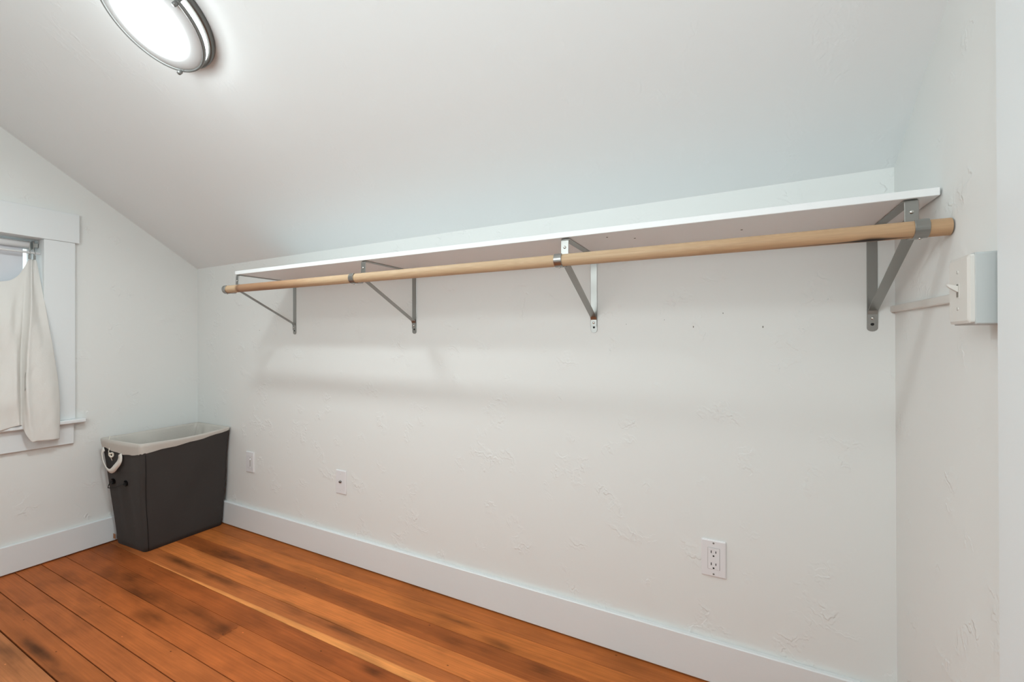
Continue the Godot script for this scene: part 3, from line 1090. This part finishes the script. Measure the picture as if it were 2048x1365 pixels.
# ---------------------------------------------------------------- laundry hamper
func hamper_ring(v: float, inset: float, seg := 8, grow := 0.0) -> Array:      # v 0 floor .. 1 rim; 4 * (seg + 1) + sides points
	var base := [Vector3(-2.682, 0, 0.409), Vector3(-2.690, 0, 0.026), Vector3(-2.952, 0, 0.026), Vector3(-2.955, 0, 0.422)]
	var top := [Vector3(-2.598, 0.574, 0.458), Vector3(-2.640, 0.579, 0.014), Vector3(-2.9825, 0.578, 0.014), Vector3(-2.940, 0.578, 0.494)]
	var cs := []
	var mid := Vector3.ZERO
	for k in 4:
		var q: Vector3 = base[k].lerp(top[k], v)
		cs.append(q)
		mid += q * 0.25
	var out := []
	var rad := 0.030
	for k in 4:
		var c: Vector3 = cs[k]
		var p: Vector3 = (cs[(k + 3) % 4] - c).normalized()
		var n: Vector3 = (cs[(k + 1) % 4] - c).normalized()
		var rr := rad * (0.8 if k == 0 else 0.55)
		for i in seg + 1:
			var s := float(i) / seg
			var a := c + p * rr
			var b := c + n * rr
			out.append(a.lerp(c, s).lerp(c.lerp(b, s), s))
		# along the side to the next corner
		var a2: Vector3 = c + n * rr
		var c2: Vector3 = cs[(k + 1) % 4]
		var rr2 := rad * (0.8 if (k + 1) % 4 == 0 else 0.55)
		var b2: Vector3 = c2 - (c2 - c).normalized() * rr2
		for i in range(1, 12):
			out.append(a2.lerp(b2, i / 12.0))
	for i in out.size():
		var d: Vector3 = mid - out[i]
		d.y = 0
		out[i] += d.normalized() * inset
	return out

func dent(p: Vector3, v: float) -> Vector3:     # soft sag of the cloth sides
	var s := sin(PI * clampf(v, 0, 1))
	var front := smoothstep(-2.76, -2.66, p.x)
	var q := p
	var u := clampf((p.z - 0.02) / 0.42, 0, 1)
	q.x += front * s * (-0.012 * sin(PI * u) + 0.004 * sin(9.0 * u + 5.0 * v) + 0.003 * sin(17.0 * (u - 0.6 * v)))
	var side := smoothstep(0.36, 0.42, p.z) * (1.0 - front)
	q.z += side * s * (-0.006 + 0.003 * sin(60.0 * p.x + 4.0 * v))
	# the rim of the broad side sags between the corners
	q.y -= pow(v, 6.0) * front * 0.010 * sin(PI * u)
	return q

func hamper() -> void:
	var t := thing("laundry_hamper", "tall tapered charcoal fabric laundry hamper with pale folded liner in the corner", "hamper", Transform3D(Basis.IDENTITY, Vector3(-2.80, 0, 0.22)))
	var off := -Vector3(-2.80, 0, 0.22)
	var st := mb(true)
	var rings := []
	for i in 21:
		var v := i / 20.0
		var r := hamper_ring(maxf(v, 0.002), 0.004 if i == 0 else 0.0)
		var o := []
		for p in r:
			var q := dent(p, v) + off
			q.y = maxf(q.y, 0.001)
			o.append(q)
		rings.append(o)
	loft(st, rings, true, false)
	obj("body", st, M.charcoal, t)
	# liner: folded band outside, over the rim, and down inside
	st = mb(true)
	rings = []
	var n: int = rings_size()
	var rim := hamper_ring(1.0, 0.0)
	for lay in 18:
		var o := []
		for k in n:
			var p: Vector3 = rim[k]
			var front := smoothstep(-2.76, -2.66, p.x)
			var u := clampf((p.z - 0.014) / 0.44, 0, 1)
			# how far the band comes down: most at the near corner, least by the back wall
			var drop := 0.015 + 0.035 * u
			var w := clampf((-2.60 - p.x) / 0.33, 0, 1) * smoothstep(0.40, 0.46, p.z)
			drop += 0.018 * sin(PI * minf(w * 1.1, 1.0)) - 0.006 * w
			drop += 0.002 * sin(k * 1.7)
			var v := 1.0
			var inset := 0.0
			if lay < 4:
				v = 1.0 - (drop / 0.58) * (1.0 - lay / 3.0)
				inset = -0.0035 - 0.0010 * sin(lay * 1.0)
			elif lay == 4:
				v = 1.005
				inset = 0.001
			else:
				var d := pow((lay - 4) / 13.0, 1.6)
				v = 1.0 - d * 0.93
				inset = 0.0075 + smoothstep(0.0, 0.10, d) * (1.0 - smoothstep(0.6, 1.0, d)) * (0.006 + 0.022 * pow(0.5 + 0.5 * sin(k * 0.95 + d * 9.0 + 2.0 * sin(k * 0.31)), 2.0))
			var q: Vector3 = hamper_point(k, v, inset)
			o.append(dent(q, minf(v, 1.0)) + off)
		rings.append(o)
	for i in rings.size() - 1:
		for k in n:
			var a: Vector3 = rings[i][k]
			var b: Vector3 = rings[i][(k + 1) % n]
			var c: Vector3 = rings[i + 1][(k + 1) % n]
			var d: Vector3 = rings[i + 1][k]
			var axis := Vector3(0.0, a.y, 0.02)
			var out := (a + c) * 0.5 - axis
			out.y = 0
			if i == 3:
				out = out.normalized() + Vector3.UP
			elif i == 4:
				out = Vector3.UP - out.normalized() * 0.5
			elif i > 4:
				out = -out
			quad(st, a, b, c, d, out)
	var last: Array = rings[rings.size() - 1]
	var m := Vector3.ZERO
	for p in last:
		m += p / n
	for k in n:
		tri(st, m, last[k], last[(k + 1) % n], Vector3.UP)
	obj("liner", st, M.liner, t, "pale grey liner folded over the rim")
	# piping down the near corner
	st = mb(true)
	var pts := []
	for i in 19:
		var v := 0.01 + 0.89 * i / 18.0
		var r := hamper_ring(v, -0.0008)
		pts.append(dent(r[7], v) + off)
	tube(st, pts, 0.0016, 6)
	obj("piping", st, M.dark, t)
	# webbing handle below the rim on the narrow side
	st = mb(true)
	var zf := func(x: float, y: float) -> float: return lerpf(0.409 - 0.0414 * (x + 2.682), 0.458 - 0.104 * (x + 2.598), y / 0.576)
	var path := [Vector2(-2.905, 0.527), Vector2(-2.922, 0.505), Vector2(-2.915, 0.468), Vector2(-2.892, 0.433), Vector2(-2.862, 0.417), Vector2(-2.832, 0.423), Vector2(-2.800, 0.446), Vector2(-2.772, 0.470), Vector2(-2.764, 0.492), Vector2(-2.770, 0.512)]
	var curve := Curve3D.new()
	for p in path:
		curve.add_point(Vector3(p.x, p.y, zf.call(p.x, p.y)))
	var edge_a := []
	var edge_b := []
	var nrm := Vector3(0.05, 0.12, 1).normalized()
	var cp := []
	for i in 28:
		var s := i / 27.0 * (path.size() - 1)
		var k := mini(int(s), path.size() - 2)
		var fr := s - k
		var p0: Vector2 = path[maxi(k - 1, 0)]
		var p1: Vector2 = path[k]
		var p2: Vector2 = path[k + 1]
		var p3: Vector2 = path[mini(k + 2, path.size() - 1)]
		var c := p1.cubic_interpolate(p2, p0, p3, fr)
		var bow := 0.006 + 0.012 * sin(PI * i / 27.0)
		cp.append(Vector3(c.x, c.y, zf.call(c.x, c.y) + bow) + off)
	for i in 28:
		var tg: Vector3 = (cp[mini(i + 1, 27)] - cp[maxi(i - 1, 0)]).normalized()
		# the webbing twists: flat to the side at its ends, edge on at the bottom
		var tw := nrm.rotated(tg, 0.5 * sin(PI * i / 27.0))
		var wd := tg.cross(tw).normalized() * 0.0130
		edge_a.append([cp[i] - wd, cp[i] + wd, tw * 0.0011])
	var hr := []
	for q in edge_a:
		hr.append([q[0] - q[2], q[1] - q[2], q[1] + q[2], q[0] + q[2]])
	loft(st, hr)
	obj("handle", st, M.webbing, t, "white webbing handle")
	# cord knot behind the handle
	st = mb(true)
	var kp := []
	for i in 40:
		var a := i / 39.0 * TAU * 3.0
		kp.append(Vector3(-2.845 + 0.020 * sin(a * 0.5) + 0.006 * cos(a), 0.503 + 0.007 * sin(a) + 0.004 * cos(a * 0.5), zf.call(-2.845, 0.503) + 0.010 + 0.005 * cos(a)) + off)
	tube(st, kp, 0.0042, 7)
	tube(st, [Vector3(-2.862, 0.535, zf.call(-2.86, 0.535) + 0.004) + off, Vector3(-2.866, 0.515, zf.call(-2.866, 0.515) + 0.007) + off, Vector3(-2.856, 0.480, zf.call(-2.856, 0.48) + 0.005) + off, Vector3(-2.853, 0.468, zf.call(-2.853, 0.468) + 0.004) + off], 0.0016, 6)
	tube(st, [Vector3(-2.860, 0.555, zf.call(-2.86, 0.555) + 0.004) + off, Vector3(-2.861, 0.580, zf.call(-2.86, 0.57) + 0.001) + off, Vector3(-2.863, 0.597, zf.call(-2.86, 0.57) - 0.004) + off], 0.0013, 6)
	obj("drawcord", st, M.cord, t, "cream cord tied in a knot")
	# two dark eyelets with a dark cord
	for p in [Vector2(-2.893, 0.352), Vector2(-2.777, 0.356)]:
		st = mb(true)
		lathe(st, [Vector2(0.004, 0.006), Vector2(0.011, 0.006), Vector2(0.0145, 0.003), Vector2(0.0145, -0.008)].map(func(q): return Vector2(q.x, q.y)), 18, Transform3D(Basis(Vector3(1, 0, 0), Vector3(0, 0, 1), Vector3(0, -1, 0)), Vector3(p.x, p.y, zf.call(p.x, p.y) - 0.002) + off))
		lathe(st, [Vector2(0.0145, -0.004), Vector2(0.0145, 0.003), Vector2(0.011, 0.006), Vector2(0.0, 0.005)], 18, Transform3D(Basis(Vector3(1, 0, 0), Vector3(0, 0, 1), Vector3(0, -1, 0)), Vector3(p.x, p.y, zf.call(p.x, p.y) - 0.002) + off))
		obj("eyelet", st, M.dark, t)
	st = mb(true)
	var lp := []
	for q in [Vector2(-2.893, 0.352), Vector2(-2.915, 0.330), Vector2(-2.925, 0.315), Vector2(-2.895, 0.318), Vector2(-2.850, 0.330), Vector2(-2.800, 0.345), Vector2(-2.777, 0.352), Vector2(-2.757, 0.345), Vector2(-2.752, 0.362)]:
		lp.append(Vector3(q.x, q.y, zf.call(q.x, q.y) + 0.008) + off)
	tube(st, lp, 0.0022, 6)
	obj("handle_cord", st, M.dark, t, "thin dark cord between the eyelets")
	# small tan tag low on the far seam
	st = mb()
	box(st, Vector3(-2.956, 0.040, 0.430) + off, Vector3(0.022, 0.026, 0.0022), 0.0008)
	obj("label_tag", st, M.leather, t, "small tan tag on the seam")

func rings_size() -> int:
	return hamper_ring(1.0, 0.0).size()

func hamper_point(k: int, v: float, inset: float) -> Vector3:
	return hamper_ring(v, inset)[k]

# ---------------------------------------------------------------- roller blind, rod and cloth at the window
func blind_and_cloth() -> void:
	var x := -LX - 0.055
	var t := thing("roller_blind", "white roller blind drawn down behind the cream cloth", "blind", Transform3D(Basis.IDENTITY, Vector3(x, 1.558, 1.035)))
	var st := mb(true)
	tube(st, [Vector3(0, 0, -0.318), Vector3(0, 0, 0.318)], 0.0165, 20)
	obj("roller_tube", st, M.shelf, t)
	st = mb()
	span(st, Vector3(-0.0165, -0.84, -0.302), Vector3(-0.0150, 0.0, 0.302))
	obj("blind_fabric", st, M.blind, t)
	for s in [-1, 1]:
		st = mb()
		box(st, Vector3(0, 0, s * 0.3300), Vector3(0.034, 0.040, 0.004), 0.001)
		box(st, Vector3(0, 0, s * 0.3390), Vector3(0.018, 0.022, 0.018), 0.001)
		obj("end_bracket", st, M.steel, t)
	# bead chain at the near end
	st = mb(true)
	for k in 16:
		for q in [-0.007, 0.007]:
			var b := Vector3(0.014 + q * 0.3, 0.008 - 0.0052 * k, -0.3245 + q)
			lathe(st, [Vector2(0, -0.0023), Vector2(0.0017, -0.0016), Vector2(0.0023, 0), Vector2(0.0017, 0.0016), Vector2(0, 0.0023)], 8, Transform3D(Basis.IDENTITY, b))
	obj("bead_chain", st, M.screw, t, "bright bead chain")
	# tension rod just below the roller
	st = mb(true)
	tube(st, [Vector3(-LX - 0.030, 1.518, 0.6855), Vector3(-LX - 0.030, 1.518, 1.3845)], 0.0055, 14)
	var rod := obj("tension_rod", st, M.shelf)
	tag(rod, "thin white tension rod across the window under the roller blind", "curtain rod")
	# clips
	var clips: Array[Node3D] = []
	var at := [0.7215, 0.7035]
	var says := ["small steel ring clip gripping the cloth, slightly inward of its twin", "small steel ring clip at the outermost corner of the cloth, beside the jamb"]
	for k in 2:
		var c: Node3D
		if k == 0:
			c = thing("curtain_clip", says[0], "clip", Transform3D.IDENTITY)
			st = mb(true)
			var rp := []
			for i in 19:
				var a := TAU * i / 18.0
				rp.append(Vector3(cos(a) * 0.0085, sin(a) * 0.0085 - 0.0020, 0))
			tube(st, rp, 0.0009, 6)
			obj("ring", st, M.screw, c)
			st = mb()
			for s in [-1, 1]:
				box(st, Vector3(s * 0.0022, -0.0225, 0), Vector3(0.0012, 0.018, 0.0070), 0.0004)
			box(st, Vector3(0, -0.0125, 0), Vector3(0.005, 0.003, 0.006), 0.0004)
			obj("jaw", st, M.steel, c)
		else:
			c = clips[0].duplicate()
			c.name = numbered("curtain_clip")
			add_child(c)
		clips.append(c)
		c.position = Vector3(-LX - 0.030, 1.518, at[k])
		tag(c, says[k], "clip", "ring clips along the tension rod")
	cloth()

func cloth() -> void:
	# columns of (y, z) from the clip at the near end to the middle of the window, each top to bottom
	var cols := [
		[Vector2(1.482, 0.6965), Vector2(1.24, 0.680), Vector2(1.044, 0.658), Vector2(0.822, 0.639), Vector2(0.604, 0.642)],
		[Vector2(1.485, 0.7040), Vector2(1.238, 0.703), Vector2(1.045, 0.682), Vector2(0.825, 0.667), Vector2(0.6055, 0.663)],
		[Vector2(1.484, 0.7080), Vector2(1.237, 0.719), Vector2(1.045, 0.708), Vector2(0.829, 0.701), Vector2(0.608, 0.694)],
		[Vector2(1.485, 0.7130), Vector2(1.236, 0.731), Vector2(1.046, 0.736), Vector2(0.833, 0.737), Vector2(0.611, 0.722)],
		[Vector2(1.485, 0.7170), Vector2(1.236, 0.737), Vector2(1.046, 0.750), Vector2(0.835, 0.757), Vector2(0.612, 0.740)],
		[Vector2(1.484, 0.7195), Vector2(1.236, 0.741), Vector2(1.046, 0.754), Vector2(0.836, 0.760), Vector2(0.650, 0.757)],
		[Vector2(1.474, 0.7250), Vector2(1.236, 0.750), Vector2(1.040, 0.763), Vector2(0.836, 0.767), Vector2(0.688, 0.765)],
		[Vector2(1.440, 0.7390), Vector2(1.20, 0.762), Vector2(1.00, 0.772), Vector2(0.813, 0.776), Vector2(0.693, 0.777)],
		[Vector2(1.400, 0.7600), Vector2(1.187, 0.780), Vector2(1.00, 0.785), Vector2(0.815, 0.787), Vector2(0.690, 0.790)],
		[Vector2(1.374, 0.7870), Vector2(1.186, 0.800), Vector2(1.00, 0.803), Vector2(0.816, 0.803), Vector2(0.686, 0.806)],
		[Vector2(1.365, 0.8180), Vector2(1.184, 0.828), Vector2(1.00, 0.831), Vector2(0.82, 0.834), Vector2(0.678, 0.837)],
		[Vector2(1.352, 0.8700), Vector2(1.18, 0.875), Vector2(0.99, 0.877), Vector2(0.81, 0.878), Vector2(0.668, 0.880)],
		[Vector2(1.338, 0.9500), Vector2(1.17, 0.952), Vector2(0.98, 0.953), Vector2(0.80, 0.954), Vector2(0.655, 0.955)],
		[Vector2(1.330, 1.0350), Vector2(1.17, 1.035), Vector2(0.98, 1.035), Vector2(0.80, 1.035), Vector2(0.650, 1.035)]]
	# how far each column stands in front of the sheet's mean, top to bottom (folds)
	var fold := [
		[0.000, -0.004, -0.006, -0.008, -0.004], [0.002, -0.006, 0.000, 0.004, 0.003], [-0.003, 0.001, 0.006, 0.007, 0.004], [0.003, 0.008, 0.008, 0.008, 0.005],
		[0.003, 0.008, 0.010, 0.011, 0.006], [-0.004, -0.004, -0.004, -0.004, 0.000], [-0.006, -0.014, -0.014, -0.012, -0.006], [-0.003, -0.008, -0.006, -0.002, 0.004],
		[0.003, -0.006, 0.002, 0.004, 0.000], [0.004, 0.002, -0.004, 0.000, -0.002], [0.003, -0.002, -0.006, -0.003, 0.003], [0.000, 0.003, 0.000, 0.002, 0.004], [0.000, -0.003, 0.003, 0.000, 0.0], [0.0, 0.002, 0.0, -0.002, 0.0]]
	# the sheet leans out of the opening, over the stool
	var lean := [-LX - 0.030, -LX + 0.034, -LX + 0.050, -LX + 0.061, -LX + 0.066]
	var nu := 131
	var nv := 72
	var half := cols.size() - 1
	var grid := []
	var wr := noise(61, 1.0, 3)
	for i in nu:
		var s := float(i) / (nu - 1) * 2.0 * half
		var mir := s > half
		var q := 2.0 * half - s if mir else s
		var k := clampi(int(q), 0, half - 1)
		var fr := q - k
		var col := []
		for j in nv:
			var v := float(j) / (nv - 1) * 4.0
			var m := clampi(int(v), 0, 3)
			var fv := v - m
			var row := []
			for kk in [maxi(k - 1, 0), k, k + 1, mini(k + 2, half)]:
				var p := []
				for mm in [maxi(m - 1, 0), m, m + 1, mini(m + 2, 4)]:
					p.append(Vector3(lean[mm] + 1.7 * fold[kk][mm], cols[kk][mm].x, cols[kk][mm].y))
				row.append(p[1].cubic_interpolate(p[2], p[0], p[3], fv))
			var r: Vector3 = row[1].cubic_interpolate(row[2], row[0], row[3], fr)
			r.x += 0.0022 * wr.get_noise_2d(r.z * 24.0, r.y * 16.0) * smoothstep(0.0, 1.0, v)
			r.x -= 0.013 * smoothstep(5.0, 6.5, q) * smoothstep(2.9, 3.8, v)
			if mir:
				r.z = 2.07 - r.z
				r.x += 0.004 * sin(r.z * 60.0) * smoothstep(0.0, 2.0, v) * (r.z - 1.035)
			col.append(r)
		grid.append(col)
	var st := mb(true)
	var th := 0.0013
	for side in [0, 1]:
		for i in nu - 1:
			for j in nv - 1:
				var a: Vector3 = grid[i][j]
				var b: Vector3 = grid[i + 1][j]
				var c: Vector3 = grid[i + 1][j + 1]
				var d: Vector3 = grid[i][j + 1]
				var o := Vector3(-th * side, 0, 0)
				quad(st, a + o, b + o, c + o, d + o, Vector3(1 if side == 0 else -1, 0, 0))
	# edges
	var o2 := Vector3(-th, 0, 0)
	for i in nu - 1:
		quad(st, grid[i][0], grid[i + 1][0], grid[i + 1][0] + o2, grid[i][0] + o2, Vector3.UP)
		quad(st, grid[i][nv - 1], grid[i + 1][nv - 1], grid[i + 1][nv - 1] + o2, grid[i][nv - 1] + o2, Vector3.DOWN)
	for j in nv - 1:
		quad(st, grid[0][j], grid[0][j + 1], grid[0][j + 1] + o2, grid[0][j] + o2, Vector3(0, 0, -1))
		quad(st, grid[nu - 1][j], grid[nu - 1][j + 1], grid[nu - 1][j + 1] + o2, grid[nu - 1][j] + o2, Vector3(0, 0, 1))
	var c := obj("window_cloth", st, M.cloth)
	tag(c, "cream cotton cloth hung from clips across the window, drooping over the sill", "curtain")
